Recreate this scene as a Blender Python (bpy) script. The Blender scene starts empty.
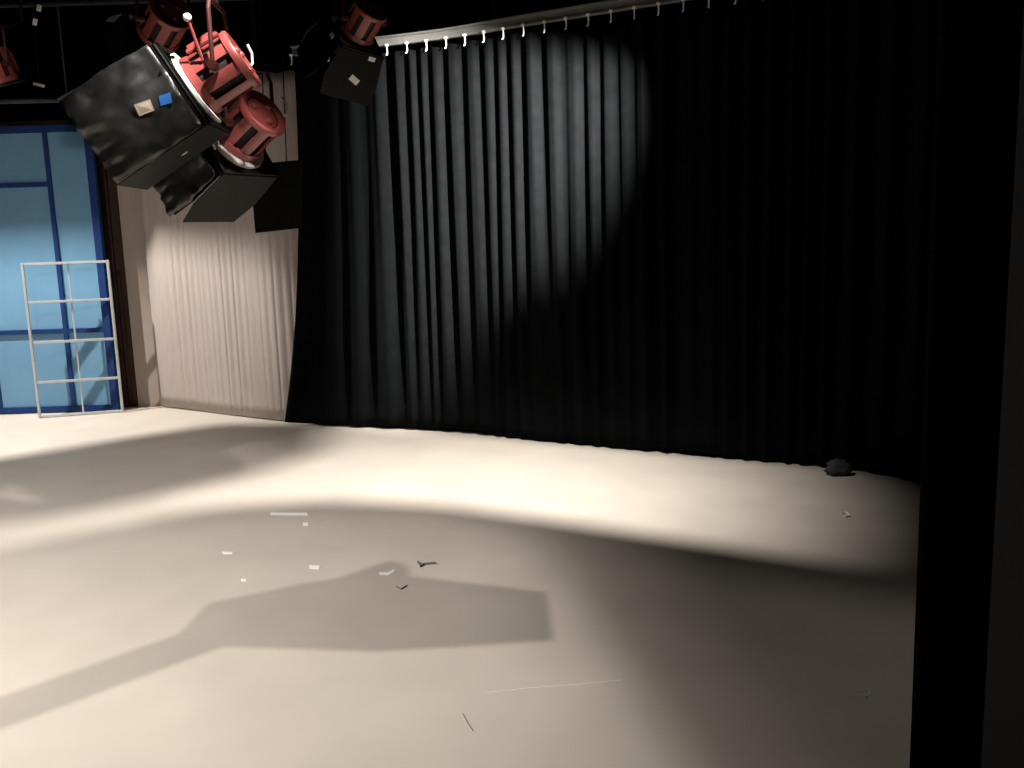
import bpy, bmesh, math, random
from mathutils import Vector, Matrix, noise
random.seed(7)
SC = bpy.context.scene
COL = SC.collection
V = Vector

# ------------------------------------------------------------------ camera
EYE = 1.6
FPX = 920.0
RIGHT = V((0.99952755, -0.00495791, -0.03033305))
DOWN = V((-0.03073556, -0.16123249, -0.98643774))
FWD = V((0.0, 0.986904, -0.1613087))
cam_d = bpy.data.cameras.new('camera')
cam_d.sensor_width = 36.0
cam_d.lens = FPX / 1024 * 36.0
cam_d.clip_start = 0.05
cam = bpy.data.objects.new('camera', cam_d)
COL.objects.link(cam)
cam.matrix_world = Matrix(((RIGHT.x, -DOWN.x, -FWD.x, 0), (RIGHT.y, -DOWN.y, -FWD.y, 0),
                           (RIGHT.z, -DOWN.z, -FWD.z, EYE), (0, 0, 0, 1)))
SC.camera = cam

def ray(px, py):
    return RIGHT * (px - 512) + DOWN * (py - 384) + FWD * FPX
def on_floor(px, py, z=0.0):
    r = ray(px, py)
    return V((0, 0, EYE)) + r * ((z - EYE) / r.z)
def at_y(px, py, y):
    r = ray(px, py)
    return V((0, 0, EYE)) + r * (y / r.y)

# ------------------------------------------------------------------ world, exposure
w = bpy.data.worlds.new('studio_dark')
SC.world = w
w.use_nodes = True
w.node_tree.nodes['Background'].inputs[0].default_value = (0.9, 0.95, 1.0, 1)
w.node_tree.nodes['Background'].inputs[1].default_value = 0.004
SC.view_settings.view_transform = 'Standard'
SC.view_settings.look = 'None'
SC.view_settings.gamma = 1
SC.view_settings.exposure = 0.0
SC.view_settings.use_curve_mapping = False

# lamp settings (unseen lamps on the pipe grid, some added only to brighten); positions, power, softness
WARM = (1.0, 0.945, 0.865)
KEY = dict(pos=(0.1, 5.0, 3.45), aim=(-0.90, 5.75, 0), watt=1150, rad=0.013, cone=103, blend=1.0)
NEAR = dict(pos=(-1.1, 1.4, 3.05), aim=(-2.0, 3.9, 0), watt=270, rad=0.0065, cone=110, blend=0.8)
FILL = dict(pos=(-3.9, 2.0, 3.05), aim=(-2.0, 5.2, 0), watt=960, rad=0.015, cone=116, blend=0.9)
SIDE = dict(pos=(1.0, 2.9, 3.20), aim=(1.1, 3.3, 0), watt=34, rad=0.03, cone=110, blend=0.9)
CURT = dict(pos=(1.35, 4.75, 3.10), aim=(-1.00, 7.55, 1.85), watt=6800, rad=0.016, cone=57, blend=1.0)
BACK = dict(pos=(-4.92, 7.95, 4.05), aim=(-4.2, 8.4, 0), watt=1150, rad=0.013, cone=90, blend=0.5)
FLAT = dict(pos=(-3.6, 4.6, 3.15), aim=(-3.5, 9.0, 1.3), watt=140, rad=0.10, cone=74, blend=0.8)
TOP = dict(pos=(-0.80, 3.78, 3.42), aim=(-1.35, 4.6, 2.35), watt=360, rad=0.03, cone=80, blend=0.6)

# ------------------------------------------------------------------ helpers
def tag(o, label=None, cat=None, group=None, kind=None):
    if label: o['label'] = label
    if cat: o['category'] = cat
    if group: o['group'] = group
    if kind: o['kind'] = kind
    return o

def mesh_obj(name, verts, faces, mat, parent=None, smooth=False, mw=None):
    me = bpy.data.meshes.new(name)
    me.from_pydata([tuple(v) for v in verts], [], faces)
    if mat: me.materials.append(mat)
    if smooth:
        for p in me.polygons: p.use_smooth = True
    me.update()
    o = bpy.data.objects.new(name, me)
    COL.objects.link(o)
    if parent: o.parent = parent
    if mw is not None: o.matrix_local = mw
    return o

def empty(name, loc=(0, 0, 0), mw=None, parent=None):
    o = bpy.data.objects.new(name, None)
    o.empty_display_size = 0.1
    COL.objects.link(o)
    if parent: o.parent = parent
    if mw is not None: o.matrix_local = mw
    else: o.location = loc
    return o

class MB:
    """collects shapes into one mesh"""
    def __init__(s): s.v = []; s.f = []
    def add(s, vs, fs, m=None):
        b = len(s.v)
        s.v += [(m @ V(p)) if m is not None else V(p) for p in vs]
        s.f += [tuple(i + b for i in f) for f in fs]
        return s
    def box(s, c, d, m=None, bev=0.0):
        cx, cy, cz = c; hx, hy, hz = d[0] / 2, d[1] / 2, d[2] / 2
        if bev <= 0:
            vs = [(cx + a * hx, cy + b * hy, cz + e * hz) for a in (-1, 1) for b in (-1, 1) for e in (-1, 1)]
            return s.add(vs, [(0, 1, 3, 2), (4, 6, 7, 5), (0, 4, 5, 1), (2, 3, 7, 6), (0, 2, 6, 4), (1, 5, 7, 3)], m)
        bm = bmesh.new()
        bmesh.ops.create_cube(bm, size=1)
        for v in bm.verts: v.co = V((v.co.x * d[0], v.co.y * d[1], v.co.z * d[2])) + V(c)
        bmesh.ops.bevel(bm, geom=bm.edges[:], offset=bev, segments=2, affect='EDGES')
        bm.verts.index_update()
        s.add([v.co.copy() for v in bm.verts], [[v.index for v in f.verts] for f in bm.faces], m)
        bm.free()
        return s
    def tube(s, pts, r, n=10, m=None, cap=True):
        pts = [V(p) for p in pts]
        rs = r if isinstance(r, (list, tuple)) else [r] * len(pts)
        vs = []; fs = []
        t0 = (pts[1] - pts[0]).normalized()
        u = t0.orthogonal().normalized()
        for i, p in enumerate(pts):
            a = pts[max(i - 1, 0)]; b = pts[min(i + 1, len(pts) - 1)]
            t = (b - a).normalized()
            u = (u - t * u.dot(t)).normalized()
            q = t.cross(u)
            for k in range(n):
                an = 2 * math.pi * k / n
                vs.append(p + (u * math.cos(an) + q * math.sin(an)) * rs[i])
        for i in range(len(pts) - 1):
            for k in range(n):
                a = i * n + k; b = i * n + (k + 1) % n
                fs.append((a, b, b + n, a + n))
        if cap:
            fs.append(tuple(range(n - 1, -1, -1)))
            fs.append(tuple(range((len(pts) - 1) * n, len(pts) * n)))
        return s.add(vs, fs, m)
    def lathe(s, prof, n=32, m=None):
        """profile of (x, radius) around the local X axis"""
        vs = []; fs = []
        for (x, r) in prof:
            for k in range(n):
                an = 2 * math.pi * k / n
                vs.append((x, r * math.cos(an), r * math.sin(an)))
        for i in range(len(prof) - 1):
            for k in range(n):
                a = i * n + k; b = i * n + (k + 1) % n
                fs.append((a, a + n, b + n, b))
        return s.add(vs, fs, m)
    def sphere(s, c, r, n=12, m=None):
        prof = [(r * -math.cos(math.pi * i / 8), max(1e-4, r * math.sin(math.pi * i / 8))) for i in range(9)]
        mm = Matrix.Translation(V(c))
        return s.lathe(prof, n, (m @ mm) if m is not None else mm)
    def plate(s, pts, normal, th, m=None):
        """flat polygon with thickness"""
        nrm = V(normal).normalized() * th / 2
        k = len(pts)
        vs = [V(p) + nrm for p in pts] + [V(p) - nrm for p in pts]
        fs = [tuple(range(k)), tuple(range(2 * k - 1, k - 1, -1))]
        for i in range(k):
            j = (i + 1) % k
            fs.append((i, i + k, j + k, j))
        return s.add(vs, fs, m)
    def build(s, name, mat, parent=None, smooth=False, mw=None):
        return mesh_obj(name, s.v, s.f, mat, parent, smooth, mw)

def auto_smooth(o, ang=40):
    me = o.data
    for p in me.polygons: p.use_smooth = True
    me.set_sharp_from_angle(angle=math.radians(ang))
    return o

def aim_matrix(pos, aim, roll=0.0):
    x = (V(aim) - V(pos)).normalized()
    y = V((0, 0, 1)).cross(x)
    if y.length < 1e-3: y = V((0, 1, 0))
    y.normalize(); z = x.cross(y)
    m = Matrix((x, y, z)).transposed().to_4x4()
    m = Matrix.Translation(V(pos)) @ m @ Matrix.Rotation(roll, 4, 'X')
    return m

# ------------------------------------------------------------------ materials
def mat(name, col, rough=0.6, var=0.0, scale=8.0, metal=0.0, bump=0.0, bscale=60.0, spec=0.5, sheen=0.0,
        stretch=None, col2=None, coat=0.0):
    m = bpy.data.materials.new(name)
    m.use_nodes = True
    nt = m.node_tree; b = nt.nodes['Principled BSDF']
    b.inputs['Roughness'].default_value = rough
    b.inputs['Metallic'].default_value = metal
    b.inputs['Specular IOR Level'].default_value = spec
    b.inputs['Base Color'].default_value = (*col, 1)
    if sheen: 
        b.inputs['Sheen Weight'].default_value = sheen
        b.inputs['Sheen Roughness'].default_value = 0.4
    if coat: b.inputs['Coat Weight'].default_value = coat
    tc = nt.nodes.new('ShaderNodeTexCoord')
    mp = nt.nodes.new('ShaderNodeMapping')
    nt.links.new(tc.outputs['Object'], mp.inputs[0])
    if stretch: mp.inputs['Scale'].default_value = stretch
    if var or col2:
        n = nt.nodes.new('ShaderNodeTexNoise')
        n.inputs['Scale'].default_value = scale
        n.inputs['Detail'].default_value = 5
        nt.links.new(mp.outputs[0], n.inputs['Vector'])
        r = nt.nodes.new('ShaderNodeValToRGB')
        c2 = col2 or tuple(max(0, c * (1 - var)) for c in col)
        c1 = col if col2 else tuple(min(1, c * (1 + var)) for c in col)
        r.color_ramp.elements[0].position = 0.3; r.color_ramp.elements[0].color = (*c2, 1)
        r.color_ramp.elements[1].position = 0.7; r.color_ramp.elements[1].color = (*c1, 1)
        nt.links.new(n.outputs['Fac'], r.inputs[0])
        nt.links.new(r.outputs[0], b.inputs['Base Color'])
    if bump:
        n2 = nt.nodes.new('ShaderNodeTexNoise')
        n2.inputs['Scale'].default_value = bscale
        nt.links.new(mp.outputs[0], n2.inputs['Vector'])
        bp = nt.nodes.new('ShaderNodeBump')
        bp.inputs['Strength'].default_value = bump
        bp.inputs['Distance'].default_value = 0.01
        nt.links.new(n2.outputs['Fac'], bp.inputs['Height'])
        nt.links.new(bp.outputs[0], b.inputs['Normal'])
    return m

M = {}
M['floor'] = mat('beige_studio_vinyl', (0.57, 0.512, 0.452), rough=0.55, var=0.05, scale=2.5, bump=0.03, bscale=25, spec=0.25)
M['black_wall'] = mat('black_wall_paint', (0.008, 0.008, 0.009), rough=0.9, var=0.2, scale=3, spec=0.1)
M['charcoal'] = mat('charcoal_wall_paint', (0.04, 0.04, 0.046), rough=0.9, var=0.1, scale=4, spec=0.1)
M['velvet'] = mat('black_velour', (0.0032, 0.0037, 0.0043), rough=0.9, var=0.2, scale=12, spec=0.04)
M['velvet_near'] = mat('black_velour_near', (0.005, 0.005, 0.006), rough=0.95, var=0.2, scale=12, spec=0.04)
M['beige_cloth'] = mat('beige_cloth', (0.44, 0.378, 0.350), rough=0.9, var=0.07, scale=14, stretch=(6, 6, 0.4), spec=0.1)
M['beige_wall'] = mat('beige_wall_paint', (0.39, 0.32, 0.28), rough=0.85, var=0.05, scale=3, spec=0.15)
M['brown'] = mat('dark_brown_wood', (0.060, 0.027, 0.017), rough=0.6, col2=(0.028, 0.012, 0.008), scale=9, stretch=(5, 5, 0.5), spec=0.25)
M['blue_light'] = mat('pale_blue_paint', (0.165, 0.345, 0.53), rough=0.7, var=0.05, scale=3, spec=0.2)
M['blue_dark'] = mat('dark_blue_paint', (0.010, 0.040, 0.16), rough=0.6, var=0.1, scale=6, spec=0.25)
M['frame'] = mat('pale_grey_metal', (0.55, 0.58, 0.60), rough=0.45, var=0.08, scale=9, spec=0.4)
M['red'] = mat('red_lamp_enamel', (0.30, 0.062, 0.056), rough=0.38, var=0.12, scale=14, spec=0.5, coat=0.2)
M['yoke'] = mat('dark_red_enamel', (0.05, 0.011, 0.010), rough=0.45, var=0.1, spec=0.3)
M['core'] = mat('lamp_inner_dark', (0.020, 0.006, 0.006), rough=0.7, var=0.1)
M['black_metal'] = mat('black_lamp_metal', (0.005, 0.005, 0.005), rough=0.5, var=0.2, scale=20, bump=0.1, bscale=30, spec=0.15)
M['foil'] = mat('black_foil', (0.03, 0.03, 0.03), rough=0.42, var=0.2, scale=15, bump=0.2, bscale=22, spec=1.0)
M['pipe'] = mat('dark_grid_pipe', (0.012, 0.012, 0.012), rough=0.6, var=0.2, spec=0.25)
M['dull_pipe'] = mat('dull_grey_pipe', (0.07, 0.07, 0.068), rough=0.6, var=0.15, spec=0.2)
M['track'] = mat('galvanised_track', (0.26, 0.26, 0.25), rough=0.5, var=0.15, scale=6, metal=0.3)
M['white'] = mat('white_label', (0.92, 0.91, 0.88), rough=0.7, var=0.03)
M['cream'] = mat('cream_label', (0.62, 0.52, 0.42), rough=0.7, var=0.08, scale=40)
M['blue_label'] = mat('blue_label', (0.04, 0.20, 0.62), rough=0.5, var=0.05)
M['silver'] = mat('pale_aluminium', (0.70, 0.69, 0.66), rough=0.4, metal=0.2, var=0.05)
M['cord'] = mat('white_cord', (0.72, 0.70, 0.66), rough=0.6, var=0.05)
M['dark_bit'] = mat('dark_bit', (0.13, 0.115, 0.10), rough=0.7, var=0.2)
M['dim_bundle'] = mat('dark_grey_cloth', (0.05, 0.05, 0.055), rough=0.9, var=0.25, scale=20)
M['glass'] = mat('lamp_lens', (0.5, 0.5, 0.48), rough=0.15, var=0.02)

# ------------------------------------------------------------------ room shell
X0, X1, Y0, Y1, ZC = -7.0, 4.2, -1.6, 10.6, 5.0
def slab(name, a, b, m):
    c = [(a[i] + b[i]) / 2 for i in range(3)]; d = [abs(a[i] - b[i]) for i in range(3)]
    o = MB().box((0, 0, 0), d).build(name, m)
    o.location = c
    return tag(o, kind='structure')
slab('floor', (X0, Y0, -0.1), (X1, Y1, 0), M['floor'])
slab('ceiling', (X0, Y0, ZC), (X1, Y1, ZC + 0.1), M['black_wall'])
slab('wall_left', (X0 - 0.1, Y0, 0), (X0, Y1, ZC), M['black_wall'])
slab('wall_right', (X1, Y0, 0), (X1 + 0.1, Y1, ZC), M['black_wall'])
slab('wall_back', (X0, Y1, 0), (X1, Y1 + 0.1, ZC), M['black_wall'])
slab('wall_front', (X0, Y0 - 0.1, 0), (X1, Y0, ZC), M['black_wall'])
# narrow beige return wall beside the brown boards
wb = slab('wall_beige', (-3.748, 9.08, 0), (-3.30, 9.20, 3.0), M['beige_wall'])
# brown board wall behind the blue flat
bw = empty('wall_brown', (-5.4, 9.10, 0)); tag(bw, kind='structure')
x = -6.6; i = 0
while x < -3.768:
    wd = min(0.145, -3.752 - x)
    if wd < 0.03: break
    MB().box((0, 0, 1.40), (wd - 0.008, 0.03, 2.80), bev=0.004).build('board', M['brown'], bw).location = (x + wd / 2 + 5.4, 0.004 * (i % 2), 0)
    x += wd; i += 1
MB().box((0.2, 0.05, 1.40), (2.85, 0.05, 2.80)).build('backing', M['brown'], bw)
# charcoal wall end close to the camera on the right
p = at_y(996, 500, 1.75)
slab('wall_near', (p.x, 1.0, 0), (p.x + 0.9, 1.75, 3.6), M['charcoal'])

# ------------------------------------------------------------------ curtains
def resample(path, step):
    pts = [V((a, b, 0)) for a, b in path]
    # Catmull-Rom through the points, then even steps
    dense = []
    for i in range(len(pts) - 1):
        p0 = pts[max(i - 1, 0)]; p1 = pts[i]; p2 = pts[i + 1]; p3 = pts[min(i + 2, len(pts) - 1)]
        for k in range(40):
            t = k / 40
            dense.append(0.5 * ((2 * p1) + (p2 - p0) * t + (2 * p0 - 5 * p1 + 4 * p2 - p3) * t * t + (3 * p1 - p0 - 3 * p2 + p3) * t ** 3))
    dense.append(pts[-1])
    out = [dense[0]]; acc = 0
    for a, b in zip(dense, dense[1:]):
        L = (b - a).length
        while acc + L >= step:
            a = a + (b - a) * ((step - acc) / L); L = (b - a).length; acc = 0
            out.append(a.copy())
        acc += L
    return out

def curtain(name, path, z0, z1, m, pitch=0.15, amp=0.035, seed=0, step=0.012, rows=30, flare=0.0, hem=0.012, thick=0.004, irr=0.45, sharp=1.0):
    pts = resample(path, step); n = len(pts)
    verts = []; faces = []
    # irregular fold phase
    ph = [0.0]
    for i in range(1, n):
        s = i * step
        loc = pitch * (1.0 + irr * noise.noise(V((s * 2.3, seed * 7.1, 0.3))) + 0.5 * irr * noise.noise(V((s * 0.8, seed * 3.1, 5.3))))
        ph.append(ph[-1] + 2 * math.pi * step / loc)
    for r in range(rows + 1):
        t = r / rows                       # 0 top .. 1 bottom
        for i, p in enumerate(pts):
            a = pts[max(i - 1, 0)]; b = pts[min(i + 1, n - 1)]
            tg = (b - a).normalized(); nr = V((tg.y, -tg.x, 0))
            s = i * step
            am = amp * (0.6 + 0.4 * t - 0.68 * t ** 4) * (0.75 + 0.9 * noise.noise(V((s * 3.1, t * 0.8, seed + 5.0))))
            wob = 0.9 * t * noise.noise(V((s * 1.1, t * 1.4, seed + 1.7)))
            q = math.sin(ph[i] + wob) + 0.28 * math.sin(2 * ph[i] + 1.3 + 2 * noise.noise(V((s * 1.9, 0.4, seed))))
            if sharp != 1.0: q = 2.0 * max(0.0, min(1.0, (q + 1.2) / 2.4)) ** sharp - 1.0
            o = nr * (am * q + 0.020 * t * noise.noise(V((s * 0.9, t * 1.2, seed + 3.0))))
            o += tg * (0.012 * t * math.sin(ph[i] * 0.5 + seed) + 0.02 * t * t * noise.noise(V((s * 3, 1.1, seed))))
            o -= tg * flare * t * t * math.exp(-s / 0.35)
            zb = z0 + hem * (0.5 + 0.9 * noise.noise(V((s * 1.7, 0.2, seed + 9))))
            zb = max(zb, 0.004)
            z = z1 + (zb - z1) * t - (0.012 * (1 - t) ** 6 * (0.5 - 0.5 * math.cos(2 * math.pi * s / 0.20)))
            verts.append((p.x + o.x, p.y + o.y, z))
    for r in range(rows):
        for i in range(n - 1):
            a = r * n + i
            faces.append((a, a + 1, a + n + 1, a + n))
    o = mesh_obj(name, verts, faces, m, smooth=True)
    so = o.modifiers.new('thickness', 'SOLIDIFY'); so.thickness = thick; so.offset = 0
    return o

MAIN = [(-1.70, 7.83), (-1.2, 7.66), (-0.47, 7.38), (0.16, 7.00), (1.31, 6.33), (2.14, 5.88), (2.50, 5.45), (2.72, 4.6), (2.80, 3.6), (2.80, 2.6)]
TRACK_Z = 3.085
c = curtain('stage_curtain', MAIN, 0.006, TRACK_Z - 0.045, M['velvet'], pitch=0.17, amp=0.072, seed=2, flare=0.34, irr=0.9, hem=0.03, sharp=1.8)
tag(c, 'long black velour curtain hanging from ceiling track across the back of the studio', 'curtain')
e = at_y(911, 626, 2.05)
NEARP = [(e.x, 2.05), (e.x + 0.10, 2.02), (e.x + 0.22, 2.06), (e.x + 0.42, 2.03), (e.x + 0.7, 2.08), (e.x + 1.1, 2.05)]
c = curtain('stage_curtain', NEARP, 0.006, 3.1, M['velvet_near'], pitch=0.17, amp=0.022, seed=8, rows=16)
tag(c, 'black curtain edge hanging close to the camera at the right side', 'curtain')
BEIGE = [(-3.50, 9.02), (-2.95, 8.66), (-2.45, 8.34), (-2.05, 8.10), (-1.70, 7.99), (-1.25, 7.86)]
c = curtain('backdrop_cloth', BEIGE, 0.006, 3.0, M['beige_cloth'], pitch=0.085, amp=0.006, seed=4, hem=0.006, rows=24)
tag(c, 'pale beige backdrop cloth hanging in fine pleats left of the black curtain', 'backdrop')

# ------------------------------------------------------------------ curtain track with hooks
tp = resample(MAIN, 0.05)
tk = empty('curtain_track', (tp[0].x, tp[0].y, TRACK_Z)); tag(tk, 'pale metal curtain track with white hooks above the long black curtain', 'curtain track')
def sweep(path, w, h):
    vs = []; fs = []; n = len(path)
    for i, p in enumerate(path):
        a = path[max(i - 1, 0)]; b = path[min(i + 1, n - 1)]
        t = (b - a).normalized(); nr = V((t.y, -t.x, 0)) * w / 2
        for q in (p - nr + V((0, 0, -h / 2)), p + nr + V((0, 0, -h / 2)), p + nr + V((0, 0, h / 2)), p - nr + V((0, 0, h / 2))): vs.append(q)
    for i in range(n - 1):
        for k in range(4):
            a = i * 4 + k; b = i * 4 + (k + 1) % 4
            fs.append((a, b, b + 4, a + 4))
    fs += [(3, 2, 1, 0), tuple((n - 1) * 4 + k for k in range(4))]
    return vs, fs
base = V((tp[0].x, tp[0].y, 0))
loc = [p - base for p in tp]
vs, fs = sweep(loc, 0.07, 0.014)
vs2, fs2 = sweep(loc, 0.018, 0.06)
o = MB().add(vs, fs, Matrix.Translation((0, 0, 0.06))).add(vs2, fs2, Matrix.Translation((0, 0, 0.03))).add(*sweep(loc, 0.05, 0.010)).build('rail', M['track'], tk)
hook_me = None
s = 0.0
hp = resample(MAIN, 0.172)
for i, p in enumerate(hp):
    if p.y < 5.6: break
    q = p - base
    a = hp[max(i - 1, 0)]; b = hp[min(i + 1, len(hp) - 1)]
    t = (b - a).normalized(); nr = V((t.y, -t.x, 0))
    if hook_me is None:
        h = MB().tube([(0, 0, 0.0), (0, 0.004, -0.018), (0, 0.006, -0.045), (0, 0.0, -0.068), (0, -0.012, -0.072)], 0.0055, 6).box((0, 0, 0.004), (0.022, 0.022, 0.014)).build('hook', M['white'], tk, smooth=False)
        hook_me = h.data
    else:
        h = bpy.data.objects.new('hook', hook_me); COL.objects.link(h); h.parent = tk
    h.location = q + nr * 0.03 + V((0, 0, -0.008))
    h.rotation_euler = (0, 0, math.atan2(t.y, t.x) + random.uniform(-.3, .3))
# drop rods that carry the track from the ceiling
for i in range(8, len(tp) - 4, 28):
    q = tp[i] - base
    MB().tube([(q.x, q.y, 0.06), (q.x, q.y, ZC - TRACK_Z)], 0.008, 6).build('hanger_rod', M['pipe'], tk)

# ------------------------------------------------------------------ blue flat with dark blue bars
YB = 8.90
fl = empty('set_flat', (-4.6, YB, 0)); tag(fl, 'tall pale blue set flat divided by dark blue bars', 'set flat')
def bx(px, py): return at_y(px, py, YB).x
xr1 = -3.86; xr0 = xr1 - 0.072
xm = -4.30
xl = -5.02
xl0 = -6.2
ztop = 2.67; zb = 0.02
z_low = at_y(60, 331, YB).z; z_up = at_y(25, 185, YB).z
def fbox(name, m, x0, x1, z0, z1, y0, y1):
    return MB().box((0, 0, 0), (x1 - x0, y1 - y0, z1 - z0), bev=0.003).build(name, m, fl, mw=Matrix.Translation(((x0 + x1) / 2 + 4.6, (y0 + y1) / 2, (z0 + z1) / 2)))
# panes
for (a, b, z0, z1) in ((xm, xr0, zb, z_low), (xm, xr0, z_low, ztop), (xl, xm, zb, z_low), (xl, xm, z_low, z_up), (xl, xm, z_up, ztop),
                       (xl0, xl, zb, z_low), (xl0, xl, z_low, z_up), (xl0, xl, z_up, ztop)):
    fbox('panel', M['blue_light'], a + 0.004, b - 0.004, z0 + 0.004, z1 - 0.004, 0.0, 0.02)
bw_ = 0.022
fbox('bar', M['blue_dark'], xr0, xr1, zb - 0.015, ztop + 0.05, -0.025, 0.03)
fbox('bar', M['blue_dark'], xm - bw_, xm + bw_, zb, ztop, -0.02, 0.0)
fbox('bar', M['blue_dark'], xl - bw_, xl + bw_, zb, ztop, -0.02, 0.0)
fbox('bar', M['blue_dark'], xl0 - 0.05, xl0, zb - 0.015, ztop + 0.05, -0.025, 0.03)
fbox('bar', M['blue_dark'], xl0, xr0, ztop, ztop + 0.06, -0.022, 0.03)
fbox('bar', M['blue_dark'], xl0, xr0, zb - 0.012, zb + 0.045, -0.022, 0.03)
fbox('bar', M['blue_dark'], xl0, xr0, z_low - bw_, z_low + bw_, -0.018, 0.0)
fbox('bar', M['blue_dark'], xl0, xm, z_up - bw_, z_up + bw_, -0.018, 0.0)

# ------------------------------------------------------------------ white metal frame in front of the flat
A = V((-4.505, 8.62, 0)); B = V((-3.79, 8.80, 0))
fr = empty('metal_frame', A); tag(fr, 'pale metal ladder-like frame with four openings standing before the blue flat', 'frame')
d = B - A; L = d.length; th = math.atan2(d.y, d.x)
mr = Matrix.Rotation(th, 4, 'Z')
H = 1.47
for (x, nm) in ((0, 'post'), (L, 'post')):
    MB().box((x, 0, H / 2), (0.025, 0.025, H), bev=0.004).build(nm, M['frame'], fr, mw=mr)
MB().box((L * 0.52, 0.014, H / 2), (0.014, 0.012, H - 0.02)).build('middle_post', M['frame'], fr, mw=mr)
for z in (0.016, 0.226 * H + .01, 0.49 * H, 0.748 * H, H - 0.014):
    MB().box((L / 2, 0, z), (L - 0.025, 0.020, 0.024), bev=0.003).build('rail', M['frame'], fr, mw=mr)

# ------------------------------------------------------------------ pipe grid
for i, (y, z) in enumerate(((1.4, 3.40), (2.6, 3.40), (3.2, 3.40), (4.55, 3.40), (5.4, 3.40), (8.15, 3.62), (6.2, 3.52), (7.7, 4.40), (5.0, 3.80))):
    xe = -0.9 if y == 5.4 else (-0.6 if y == 4.55 else (-3.0 if y == 7.7 else X1 - 0.2))
    g = MB().tube([(X0 + 0.1, y, z), (xe, y, z)], 0.024, 10)
    for xx in (X0 + 0.6, -3.2, xe - 0.1) + ((0.9,) if xe > 1 else ()):
        g.tube([(xx, y, z), (xx, y, ZC)], 0.008, 6)
    o = g.build('grid_pipe', M['pipe'])
    where = ['above the camera', 'just before the camera', 'in front of the red lamps', 'carrying the two red lamps', 'before the back curtain', 'over the blue flat', 'nearest the back curtain', 'high above the blue flat', 'higher than the rest above the lit floor'][i]
    tag(o, 'dark lighting grid pipe %s' % where, 'pipe', 'lighting grid pipes')
# grey pipe over the brown boards at the left edge
a = at_y(-60, 103, 8.7); b = at_y(74, 100, 8.7)
o = MB().tube([a, b], 0.022, 10).tube([V((a.x + .2, a.y, a.z)), V((a.x + .2, a.y, ZC))], 0.008, 6).tube([V((b.x - .06, b.y, b.z)), V((b.x - .06, b.y, ZC))], 0.008, 6).build('grid_pipe', M['dull_pipe'])
tag(o, 'short grey pipe hanging just above the blue flat', 'pipe', 'lighting grid pipes')

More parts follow.
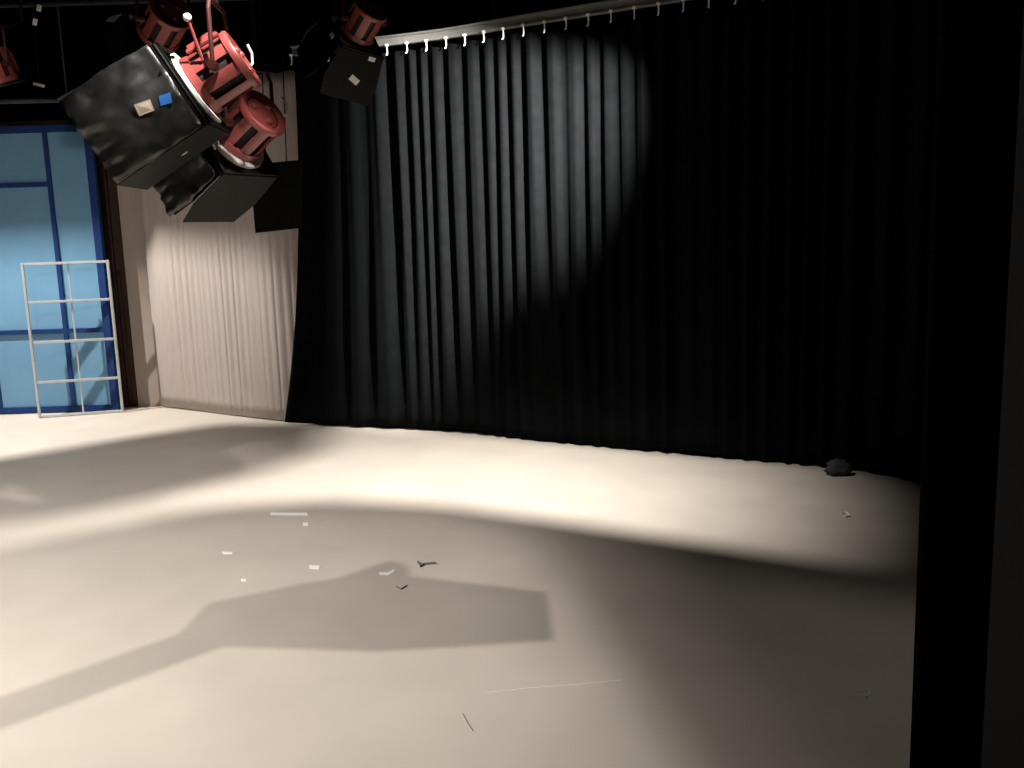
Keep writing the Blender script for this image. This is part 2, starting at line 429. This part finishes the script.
# ------------------------------------------------------------------ red studio lamp with barn doors
def red_lamp(pos, aim, roll, label, pipe_y, pipe_z, leaf_open=(35, 20, 35, 20), leaf_len=0.36, scale=1.0, knob=True,
             cable=0, foil=False, labels=(), ring_mat='silver', barn=True, hb=0.175, blen=0.78, mids=(1.2, 1.0), tips=(1.1, 0.8)):
    mw = aim_matrix(pos, aim, roll) @ Matrix.Scale(scale, 4)
    root = empty('studio_lamp', mw=Matrix.Translation(V(pos)))
    tag(root, label, 'studio lamp', 'red studio lamps hung from the grid')
    lb = Matrix.Translation(-V(pos)) @ mw      # local placement under the root
    lm = lb @ Matrix.Diagonal((blen, 1, 1, 1))
    R_ = 0.135
    # dark inner core
    MB().lathe([(-0.135, 0.001), (-0.135, R_ - 0.018), (0.135, R_ - 0.018), (0.135, 0.001)], 24).build('inner_core', M['core'], root, smooth=False, mw=lm)
    # eight longitudinal shell panels with open cooling slots between
    for k in range(8):
        a0 = 2 * math.pi * (k / 8) + 0.17; a1 = 2 * math.pi * ((k + 1) / 8) - 0.17
        vs = []; fs = []; nseg = 4
        for xx in (-0.115, 0.125):
            for rr in (R_ - 0.006, R_):
                for j in range(nseg + 1):
                    an = a0 + (a1 - a0) * j / nseg
                    vs.append((xx, rr * math.cos(an), rr * math.sin(an)))
        n1 = nseg + 1
        for j in range(nseg):
            fs += [(n1 + j, n1 + j + 1, 3 * n1 + j + 1, 3 * n1 + j), (j + 1, j, 2 * n1 + j, 2 * n1 + j + 1),
                   (j, j + 1, n1 + j + 1, n1 + j), (2 * n1 + j + 1, 2 * n1 + j, 3 * n1 + j, 3 * n1 + j + 1)]
        fs += [(0, n1, 3 * n1, 2 * n1), (nseg, 2 * n1 + nseg, 3 * n1 + nseg, n1 + nseg)]
        MB().add(vs, fs).build('housing_panel', M['red'], root, smooth=False, mw=lm)
    # rear ring and recessed back cap with three fixing knobs
    o = MB().lathe([(-0.112, R_ - 0.012), (-0.112, R_ + 0.008), (-0.140, R_ + 0.012), (-0.155, R_ + 0.006), (-0.160, R_ - 0.010), (-0.152, R_ - 0.026), (-0.138, R_ - 0.034), (-0.112, R_ - 0.034)], 36).build('rear_ring', M['red'], root, mw=lm)
    auto_smooth(o, 50)
    bc = MB().lathe([(-0.130, R_ - 0.03), (-0.146, 0.07), (-0.152, 0.03), (-0.153, 0.001)], 30).build('back_cap', M['red'], root, mw=lm); auto_smooth(bc)
    for k in range(3):
        an = 2 * math.pi * k / 3 + 0.5
        MB().sphere((-0.150, 0.062 * math.cos(an), 0.062 * math.sin(an)), 0.020).build('fixing_knob', M['red'], bc, smooth=True)
    # front ring, accessory holder and lens
    o = MB().lathe([(0.118, R_ - 0.02), (0.118, R_ + 0.006), (0.165, R_ + 0.012), (0.172, R_ + 0.004), (0.172, R_ - 0.02)], 36).build('front_ring', M['red'], root, mw=lm); auto_smooth(o, 50)
    o = MB().lathe([(0.172, R_ - 0.03), (0.172, R_ + 0.045), (0.192, R_ + 0.048), (0.198, R_ + 0.036), (0.192, R_ - 0.03)], 40).build('gel_holder', M[ring_mat], root, mw=lm); auto_smooth(o, 50)
    MB().lathe([(0.150, R_ - 0.018), (0.172, 0.08), (0.180, 0.001)], 30).build('lens', M['glass'], root, smooth=True, mw=lm)
    # box rail on top of the housing
    MB().box((0.0, 0, R_ + 0.012), (0.22, 0.09, 0.022), bev=0.005).box((0.0, 0.03, R_ + 0.028), (0.18, 0.006, 0.02)).box((0.0, -0.03, R_ + 0.028), (0.18, 0.006, 0.02)).build('top_rail', M['red'], root, mw=lm)
    if barn:
        xb = 0.200 * blen
        f = MB()
        for sgn in (-1, 1):
            f.box((xb, sgn * (hb - 0.012), 0), (0.014, 0.024, 2 * hb)).box((xb, 0, sgn * (hb - 0.012)), (0.014, 2 * hb, 0.024))
        bd = f.build('barn_door_frame', M['black_metal'], root, mw=lb)
        for k in range(4):
            # leaf k is hinged on one side of the frame: 0 top, 1 left (+y), 2 bottom, 3 right (-y)
            op = math.radians(leaf_open[k])
            rot = Matrix.Rotation(-math.pi / 2 * k, 4, 'X')
            wide = hb * 0.98; tipw = hb * tips[k % 2]; ll = leaf_len * (1.0 if k % 2 == 0 else 0.96)
            def P(u, l):       # u across, l along the leaf
                return V((xb + 0.010 + l * math.cos(op), u, hb + l * math.sin(op)))
            mid = hb * mids[k % 2]
            poly = [P(-wide, 0), P(wide, 0), P(mid, ll * 0.6), P(tipw, ll), P(-tipw, ll), P(-mid, ll * 0.6)]
            nrm = (poly[1] - poly[0]).cross(poly[3] - poly[0])
            MB().plate(poly, nrm, 0.004).tube([P(-wide, 0), P(wide, 0)], 0.007, 8).build('barn_door_leaf', M['black_metal'], root, mw=lb @ rot)
            def crumple(u, l):
                nz = noise.noise(V((u * 1.6 + k, l * 2.2, pos[0] * 3))) + 0.9 * abs(noise.noise(V((u * 2.6 + l * 1.3, l * 3.1 - u, 4 + k)))) + 0.45 * abs(noise.noise(V((u * 5.5, l * 6.1 + u * 2, 9 + k))))
                return 0.026 + 0.036 * nz
            if foil and k in foil:
                # crumpled foil sheet wrapped over the leaf
                nn = nrm.normalized()
                if nn.dot(V((0, 0, 1))) < 0: nn = -nn
                g = 22; vs = []; fs = []
                for a in range(g + 1):
                    for b in range(g + 1):
                        u = -1 + 2 * a / g; l = b / g
                        ww = (wide + (mid * 1.02 - wide) * min(1, l / 0.6)) if l < 0.6 else (mid + (tipw - mid) * (l - 0.6) / 0.4)
                        q = P(u * ww * 1.02, 0.02 + l * (ll - 0.01))
                        q = q + nn * crumple(u, l)
                        vs.append(q)
                for a in range(g):
                    for b in range(g):
                        i0 = a * (g + 1) + b
                        fs.append((i0, i0 + 1, i0 + g + 2, i0 + g + 1))
                fo = mesh_obj('foil_wrap', vs, fs, M['foil'], root, smooth=True, mw=lb @ rot)
                so = fo.modifiers.new('thickness', 'SOLIDIFY'); so.thickness = 0.003
            for (kk, u, l, wu, wl, ma, ang) in labels:
                if kk == k:
                    nn = nrm.normalized()
                    if nn.dot(V((0, 0, 1))) < 0: nn = -nn
                    c_, s_ = math.cos(ang), math.sin(ang)
                    pts = []
                    for (du, dl) in ((-wu, -wl), (wu, -wl), (wu, wl), (-wu, wl)):
                        uu = u + du * c_ - dl * s_; l2 = l + du * s_ + dl * c_
                        pts.append(P(uu, l2) + nn * ((crumple(uu / wide, l2 / ll) + 0.007) if (foil and k in foil) else 0.006))
                    MB().plate(pts, nn, 0.002).build('sticker', M[ma], root, mw=lb @ rot)
    # yoke: flat bar bent round the body, pivot in world upright, clamp on the pipe
    side = (mw.to_3x3() @ V((0, 1, 0))); side.z = 0
    if side.length < 0.05: side = V((1, 0, 0))
    side = side.normalized() * (R_ + 0.045) * scale
    up = V((0, 0, 0.30 * scale))
    yk = MB()
    for sg in (-1, 1):
        yk.tube([side * sg, side * sg + up * 0.82, side * sg * 0.82 + up], 0.011, 8)
        yk.tube([side * sg * 0.80, side * sg * 1.12], 0.022, 10)
    yk.tube([side * -0.82 + up, side * 0.82 + up], 0.011, 8)
    yk.build('yoke', M['yoke'], root)
    top = V((0, pipe_y - pos[1], pipe_z - pos[2]))
    MB().tube([up, V((0, (pipe_y - pos[1]) * 0.5, up.z + 0.05)), V((0, pipe_y - pos[1], up.z + 0.14)), top], 0.012, 8).box(top, (0.05, 0.085, 0.085), bev=0.006).build('clamp', M['pipe'], root)
    if knob:
        b0 = V((-0.045, -0.135, 0.03)); t0 = V((-0.072, -0.22, 0.20))
        kn = MB().tube([b0, t0], 0.0075, 8).build('focus_lever', M['red'], root)
        MB().sphere(t0, 0.019 * scale).build('lever_knob', M['white'], kn, smooth=True)
    for c_ in range(cable):
        if c_ == 0:
            pts = [lm @ V(q) for q in ((-0.13, -0.13, -0.02), (-0.17, -0.17, 0.0), (-0.20, -0.17, 0.04), (-0.21, -0.15, 0.08))]
        else:
            pts = [lm @ V(((0.145 + 0.028 * math.cos(an)), -0.150 + 0.02 * math.sin(an), 0.03 + 0.055 * math.sin(an))) for an in [i * 2 * math.pi / 14 for i in range(15)]]
        MB().tube(pts, 0.007 if c_ == 0 else 0.010, 8).build('safety_cord', M['cord'], root, smooth=True)
    return root, mw

# the two lit-up lamps in view
PA = at_y(222, 72, 4.55)
red_lamp(PA, PA + V((-0.84, -0.06, -0.50)), 0.0, 'red studio lamp with long white-knobbed lever and big wrinkled black barn doors', 4.55, 3.40,
         leaf_open=(3, 1, 1, 4), leaf_len=0.50, hb=0.205, mids=(1.03, 1.03), tips=(1.08, 1.0), cable=1, foil=(1,), ring_mat='white',
         labels=((1, 0.03, 0.09, 0.024, 0.028, 'blue_label', 0.3), (1, 0.01, 0.19, 0.026, 0.036, 'cream', 0.2), (2, 0.0, 0.20, 0.010, 0.016, 'cream', 0.0)))
PB = at_y(251, 125, 5.2)
red_lamp(PB, PB + V((-0.74, 0.40, -0.52)), 0.0, 'lower red studio lamp showing its round back cap, aimed at the beige backdrop', 5.4, 3.40,
         leaf_open=(5, 4, 3, 6), leaf_len=0.42, hb=0.215, mids=(1.08, 1.02), tips=(0.9, 0.95), scale=1.0, cable=2, foil=(1,), knob=False,
         labels=((1, -0.05, 0.08, 0.010, 0.012, 'blue_label', 0.3),))
# a third one further right, mostly in the dark
PD = at_y(364, 20, 6.1)
red_lamp(PD, PD + V((-0.55, 0.50, -0.62)), 0.2, 'dim red studio lamp at the left end of the curtain track', 6.2, 3.52,
         leaf_open=(15, 15, 15, 15), leaf_len=0.40, scale=0.8, hb=0.2, knob=False, labels=((2, 0.02, 0.22, 0.045, 0.025, 'white', 0.4), (2, 0.10, 0.02, 0.03, 0.018, 'white', 0), (1, 0.05, 0.02, 0.03, 0.018, 'white', 0)), ring_mat='black_metal')
PE = at_y(165, 22, 6.1)
red_lamp(PE, PE + V((-0.6, 0.6, -0.45)), 0.0, 'dim red studio lamp high behind the lamp with the white-knobbed lever', 6.2, 3.52, knob=False, ring_mat='black_metal', scale=0.95,
         leaf_open=(25, 15, 25, 15), leaf_len=0.25)
# dark lamp at the left edge of the picture
PF = at_y(-6, 66, 7.2)
red_lamp(PF, PF + V((0.20, 0.32, -1.05)), 0.0, 'dark red studio lamp hanging above the blue flat at the left edge', 7.7, 4.40, knob=False, ring_mat='black_metal', barn=False, scale=0.95)

# ------------------------------------------------------------------ light sources
def spot(name, pos, aim, watt, rad, cone, blend, parent=None):
    l = bpy.data.lights.new(name, 'SPOT')
    l.energy = watt; l.color = WARM; l.shadow_soft_size = rad
    l.spot_size = math.radians(cone); l.spot_blend = blend
    o = bpy.data.objects.new(name, l); COL.objects.link(o)
    dirv = V(aim) - V(pos)
    o.matrix_world = Matrix.Translation(V(pos)) @ dirv.to_track_quat('-Z', 'Y').to_matrix().to_4x4()
    return o

def unseen_lamp(cfg, polys, label, pipe_y, dist=0.25, light=True, pipe_z=3.40):
    """unseen spotlight; its plate opening is shaped to the wanted light patch (floor/curtain points)"""
    pos = V(cfg['pos']); aim = V(cfg['aim'])
    mw = aim_matrix(pos, aim)
    inv = mw.inverted()
    root = empty('unseen_spotlight', pos)
    tag(root, label, 'spotlight', 'unseen spotlights with shaped plates on the grid')
    lm = Matrix.Translation(-pos) @ mw
    half = dist * math.tan(math.radians(cfg['cone'] / 2)) * 1.12
    ring = []
    for p in polys:
        q = inv @ V(p)
        ring.append((q.y / q.x * dist, q.z / q.x * dist))
    mx = max(max(abs(a), abs(b)) for a, b in ring)
    half = max(half, mx * 1.04)
    bm = bmesh.new()
    def loop(pts):
        vv = [bm.verts.new((1.0, a / dist, b / dist)) for a, b in pts]
        return [bm.edges.new((vv[i], vv[(i + 1) % len(vv)])) for i in range(len(vv))]
    ed = loop([(-half, -half), (half, -half), (half, half), (-half, half)]) + loop(ring)
    bmesh.ops.triangle_fill(bm, use_beauty=True, use_dissolve=False, edges=ed)
    for v in bm.verts: v.co *= dist
    me = bpy.data.meshes.new('shaped_plate'); bm.to_mesh(me); bm.free()
    me.materials.append(M['black_metal'])
    o = bpy.data.objects.new('shaped_plate', me); COL.objects.link(o); o.parent = root; o.matrix_local = lm
    so = o.modifiers.new('thickness', 'SOLIDIFY'); so.thickness = 0.002
    # barrel, lens tube, hood, yoke and clamp
    b = MB().lathe([(-0.42, 0.001), (-0.42, 0.07), (-0.40, 0.085), (-0.16, 0.085), (-0.14, 0.06), (-0.03, 0.06), (-0.03, 0.05), (-0.05, 0.001)], 24).build('barrel', M['black_metal'], root, mw=lm); auto_smooth(b)
    h = MB()
    for (y, z, dy, dz) in ((half, 0, .006, 2 * half), (-half, 0, .006, 2 * half), (0, half, 2 * half, .006), (0, -half, 2 * half, .006)):
        h.box((dist / 2, y, z), (dist + 0.02, dy, dz))
    h.build('hood', M['black_metal'], root, mw=lm)
    st = MB()
    for (y, z) in ((half, half), (-half, half), (half, -half), (-half, -half)):
        st.tube([(-0.06, y * 0.2, z * 0.2), (0.0, y, z)], 0.006, 6)
    st.build('hood_stay', M['black_metal'], root, mw=lm)
    c_ = lm @ V((-0.22, 0, 0))
    tp_ = V((c_.x, pipe_y - pos.y, pipe_z - pos.z))
    MB().tube([c_, V((c_.x, c_.y, c_.z + 0.12)), tp_], 0.012, 8).box(tp_, (0.06, 0.085, 0.085), bev=0.006).build('clamp', M['pipe'], root)
    if light: spot('spot_light', pos, aim, cfg['watt'], cfg['rad'], cfg['cone'], cfg['blend'])
    return root

# far key light: plate shaped to the lit patch and the shadows bordering it
KP = [(-3.6, 4.45), (-2.83, 4.85), (-1.95, 5.46), (-1.16, 5.56), (-0.4, 5.35), (0.19, 5.02), (0.94, 4.55), (1.72, 4.05), (3.0, 3.6), (2.75, 5.2), (2.2, 5.95), (1.31, 6.40), (0.16, 7.08), (-0.47, 7.46), (-1.2, 7.74), (-1.75, 7.95),
      (-1.60, 7.55), (-1.45, 7.0), (-1.75, 6.34), (-1.96, 6.05), (-2.56, 5.47), (-3.2, 5.12), (-3.8, 4.95)]
unseen_lamp(KEY, [(a, b, 0) for a, b in KP], 'unseen black spotlight with shaped plate above the lit floor before the long curtain', 5.0, dist=0.20, pipe_z=3.80)
# near light: left foreground, straight cut on the right
NP = [(-4.6, 1.2), (-1.0, 1.0), (0.78, 1.3), (0.50, 2.54), (0.30, 3.6), (0.10, 4.7), (-0.4, 5.15), (-1.2, 5.35), (-1.68, 5.30), (-2.15, 5.2), (-2.8, 5.1), (-4.6, 5.3)]
unseen_lamp(NEAR, [(a, b, 0) for a, b in NP], 'unseen black spotlight with shaped plate above the camera for the near floor', 1.4, dist=0.14)
# curtain light
def on_curtain(px, py):
    o = V((0, 0, EYE)); d = ray(px, py); best = None
    for (ax, ay), (bx_, by_) in zip(MAIN, MAIN[1:]):
        n = V((by_ - ay, ax - bx_, 0)); dn = n.dot(d)
        if abs(dn) < 1e-9: continue
        q = o + d * (n.dot(V((ax, ay, 0)) - o) / dn)
        f = ((q.x - ax) * (bx_ - ax) + (q.y - ay) * (by_ - ay)) / ((bx_ - ax) ** 2 + (by_ - ay) ** 2)
        if -0.02 <= f <= 1.02 and q.y > 0: best = q; break
    return best
CP = [on_curtain(px, py) for px, py in ((375, 436), (458, 436), (470, 360), (490, 310), (530, 285), (590, 278), (640, 300), (690, 350), (740, 250), (720, 60), (520, 48), (450, 45), (440, 26), (378, 36))]
unseen_lamp(CURT, CP, 'unseen black spotlight with shaped plate aimed at the folds of the long black curtain', 5.0, pipe_z=3.80)
# weak unseen lamp added to lift the dark floor at the right
unseen_lamp(SIDE, [(a, b, 0) for a, b in ((-0.3, 1.6), (2.6, 1.6), (2.6, 3.5), (1.7, 3.75), (0.9, 4.3), (0.3, 4.6), (-0.3, 4.6))], 'unseen dim spotlight added to lift the dark floor at the right', 2.6)
# light over the blue flat: cut so that it only reaches the lower part of the flat
unseen_lamp(BACK, [(-6.0, 8.9, 1.55), (-3.80, 8.9, 1.55), (-3.4, 9.02, 1.55), (-2.6, 8.45, 1.5), (-1.8, 8.0, 1.4), (-1.8, 7.95, 0.05), (-2.6, 8.1, 0), (-3.2, 7.65, 0), (-4.1, 6.85, 0), (-6.0, 5.8, 0)], 'unseen black spotlight with shaped plate high over the blue flat', 7.7, pipe_z=4.40)
unseen_lamp(FLAT, [(-6.2, 8.9, 2.9), (-2.0, 8.1, 2.75), (-1.7, 7.9, 0.0), (-3.5, 8.9, 0.05), (-6.2, 8.85, 0.05)], 'unseen spotlight added to even the light on the blue flat and beige backdrop', 4.55)  # frontal lamp added to even out the light on the flat
# small lamp from above that picks out the two red lamps
unseen_lamp(TOP, [PA + V(q) for q in ((-0.62, -0.22, -0.10), (-0.45, -0.24, -0.30), (-0.15, -0.24, -0.16), (0.12, -0.10, 0.0), (0.15, 0.55, -0.30), (0.03, 0.75, -0.32), (-0.20, 0.70, -0.45), (-0.30, 0.15, 0.12), (-0.62, 0.15, -0.02))], 'unseen black spotlight with shaped plate aimed at the two red lamps', 4.55)

# wide unseen fill lamp added as base light for the left foreground
unseen_lamp(FILL, [(a, b, 0) for a, b in ((-6.3, 2.0), (-3.0, 1.0), (0.75, 1.6), (0.52, 2.5), (0.30, 3.7), (0.35, 5.2), (-0.7, 6.8), (-2.0, 7.6), (-4.3, 8.3), (-6.3, 7.0))], 'unseen wide fill spotlight added above the left foreground', 1.4, dist=0.20)

# unseen flag added below the near light, shaped to cast the many-sided shadow
FP = [(-1.42, 3.52), (-1.40, 3.92), (-1.03, 4.12), (-0.69, 4.25), (0.12, 3.93), (0.13, 3.45), (-0.55, 3.40)]
S0 = V(NEAR['pos']); k = 0.20
pts = [S0 + (V((a, b, 0)) - S0) * k for a, b in FP]
cen = sum(pts, V()) / len(pts)
fg = empty('added_shadow_flag', cen); tag(fg, 'unseen black flag added to cast the many-sided floor shadow', 'added flag')
MB().plate([q - cen for q in pts], (0, 0, 1), 0.006).build('shadow_cutout', M['black_metal'], fg)
far = max(range(len(pts)), key=lambda i: pts[i].y)
a1 = S0 + (V((-0.62, 4.18, 0)) - S0) * k - cen; a2 = S0 + (V((-2.9, 1.8, 0)) - S0) * k - cen
a1.z += 0.02; a2.z += 0.02
tp_ = V((a2.x, 1.4 - cen.y, 3.40 - cen.z))
MB().tube([a1, a2], 0.022, 10).tube([a2, tp_], 0.010, 6).box(tp_, (0.05, 0.08, 0.08)).build('streak_shadow_bar', M['pipe'], fg)  # unseen bar laid out to cast the dark streak across the floor

# ------------------------------------------------------------------ black hanging panel by the backdrop
c0 = at_y(250, 165, 6.0); c1 = at_y(302, 160, 6.0); c2 = at_y(301, 228, 6.0); c3 = at_y(256, 233, 6.0)
cen = (c0 + c1 + c2 + c3) / 4
pn = empty('black_panel', cen); tag(pn, 'square black panel hanging below the lower red lamp', 'panel')
MB().plate([q - cen for q in (c0, c1, c2, c3)], (0.1, -1, 0), 0.05).build('board', M['black_wall'], pn)
for q in (c0.lerp(c1, .3), c0.lerp(c1, .7)):
    MB().tube([q - cen - V((0, 0, .01)), V((q.x - cen.x, 6.2 - cen.y, 3.52 - cen.z))], 0.004, 6).build('hanging_wire', M['pipe'], pn)

# small pale tags hanging in the dark above the blue flat
for (px, py, lab) in ((39, 8, 'tiny pale tag hanging at the top in the dark left corner'), (35, 22, 'tiny pale tag hanging just below the topmost one'), (39, 85, 'small grey tag hanging above the blue flat')):
    q = at_y(px, py, 7.6)
    tg = empty('cable_tag', q); tag(tg, lab, 'tag', 'tags hanging in the dark')
    MB().box((0, 0, 0), (0.035 if py < 50 else 0.09, 0.004, 0.05 if py < 50 else 0.022), bev=0.001).build('card', M['white'] if py < 50 else M['cream'], tg, mw=Matrix.Rotation(0.3, 4, 'Y'))
    MB().tube([(0, 0, 0.01), (0, 0.10, 4.40 - q.z)], 0.003, 5).build('string', M['pipe'], tg)

# ------------------------------------------------------------------ small things on the floor
def scrap(name, outline, z, th, m, label, cat, curl=0.0):
    pts = [on_floor(px, py) for px, py in outline]
    cen = sum(pts, V()) / len(pts)
    k = len(pts)
    vs = []
    for zz in (th, 0.0):
        for i, p in enumerate(pts):
            vs.append((p.x - cen.x, p.y - cen.y, zz + (curl * (i % 2) if curl else 0)))
    fs = [tuple(range(k)), tuple(range(2 * k - 1, k - 1, -1))] + [(i, i + k, (i + 1) % k + k, (i + 1) % k) for i in range(k)]
    o = mesh_obj(name, vs, fs, m)
    o.location = (cen.x, cen.y, z)
    tag(o, label, cat, 'scraps on the floor')
    return o
scrap('tape_strip', [(270, 512.6), (307, 512.8), (308, 515.6), (271, 515.2)], 0.0005, 0.001, M['white'], 'long white strip of tape lying on the floor in the lit patch', 'tape')
scrap('paper_scrap', [(309, 565.2), (320, 566), (319, 569.4), (310, 568.8)], 0.0005, 0.0015, M['white'], 'small white oblong paper scrap left of the bent one', 'paper')
scrap('paper_scrap', [(379, 572.6), (388, 572.4), (394, 569.2), (395, 571.6), (389, 575.2), (380, 575)], 0.0005, 0.0015, M['white'], 'bent white paper scrap at the tip of the floor shadow', 'paper')
scrap('paper_scrap', [(303, 522.5), (308, 522.5), (308, 526), (303, 526)], 0.0005, 0.001, M['white'], 'tiny pale scrap just below the long white tape strip', 'paper')
scrap('paper_scrap', [(241, 579), (246, 579), (246, 581.5), (241, 581.5)], 0.0005, 0.001, M['white'], 'tiny white crumb, leftmost scrap on the near floor', 'paper')
scrap('paper_scrap', [(222, 552), (233, 552), (232, 554.5), (223, 554.5)], 0.001, 0.0015, M['white'], 'faint pale strip of tape lying left of the paper scraps', 'paper')
def strand(name, pix, r, m, label, cat):
    pts = [on_floor(*q) for q in pix]; b = pts[0].copy()
    o = MB().tube([q - b + V((0, 0, r)) for q in pts], r, 6).build(name, m)
    o.location = b; tag(o, label, cat, 'scraps on the floor'); return o
strand('twig', [(418, 563), (421, 567.5), (424, 565), (436, 564)], 0.006, M['dark_bit'], 'small dark twig-like sliver right of the bent white scrap', 'sliver')
strand('twig', [(396, 587), (401, 589.5), (407, 586)], 0.003, M['dark_bit'], 'thin dark sliver lying inside the floor shadow', 'sliver')
strand('thread', [(841, 514), (846, 513.5), (850, 516.5), (845, 517.5)], 0.006, M['white'], 'small white curl of string on the floor near the far curtain', 'thread')
strand('thread', [(858, 692), (867, 691), (871, 694), (866, 698)], 0.0025, M['white'], 'pale curl of thread on the dark floor at right', 'thread')
scrap('thread', [(486, 692.7), (530, 687.9), (580, 684.1), (622, 679.9), (622, 680.3), (580, 684.5), (530, 688.3), (486, 693.1)], 0.0005, 0.0008, M['white'], 'long pale thread lying straight on the near floor', 'thread')
strand('twig', [(463, 714), (467, 722), (473, 731)], 0.0014, M['dark_bit'], 'hair-thin dark sliver on the near floor below the long thread', 'sliver')
# bunched cloth at the hem of the curtain
cb = on_floor(838, 471)
vs = []; fs = []; nu, nv = 20, 12
for a in range(nv + 1):
    for b in range(nu):
        an = 2 * math.pi * b / nu; el = math.pi * a / nv
        rr = 1 + 0.45 * noise.noise(V((math.cos(an) * 2, math.sin(an) * 2, el * 2)))
        vs.append((0.085 * rr * math.sin(el) * math.cos(an), 0.05 * rr * math.sin(el) * math.sin(an), max(0.001, 0.045 - 0.055 * rr * math.cos(el))))
for a in range(nv):
    for b in range(nu):
        i0 = a * nu + b; i1 = a * nu + (b + 1) % nu
        fs.append((i0, i1, i1 + nu, i0 + nu))
o = mesh_obj('cloth_bundle', vs, fs, M['dim_bundle'], smooth=True)
o.location = (cb.x - 0.03, cb.y - 0.09, 0); tag(o, 'small dark bunched cloth lying at the hem of the long black curtain', 'cloth')
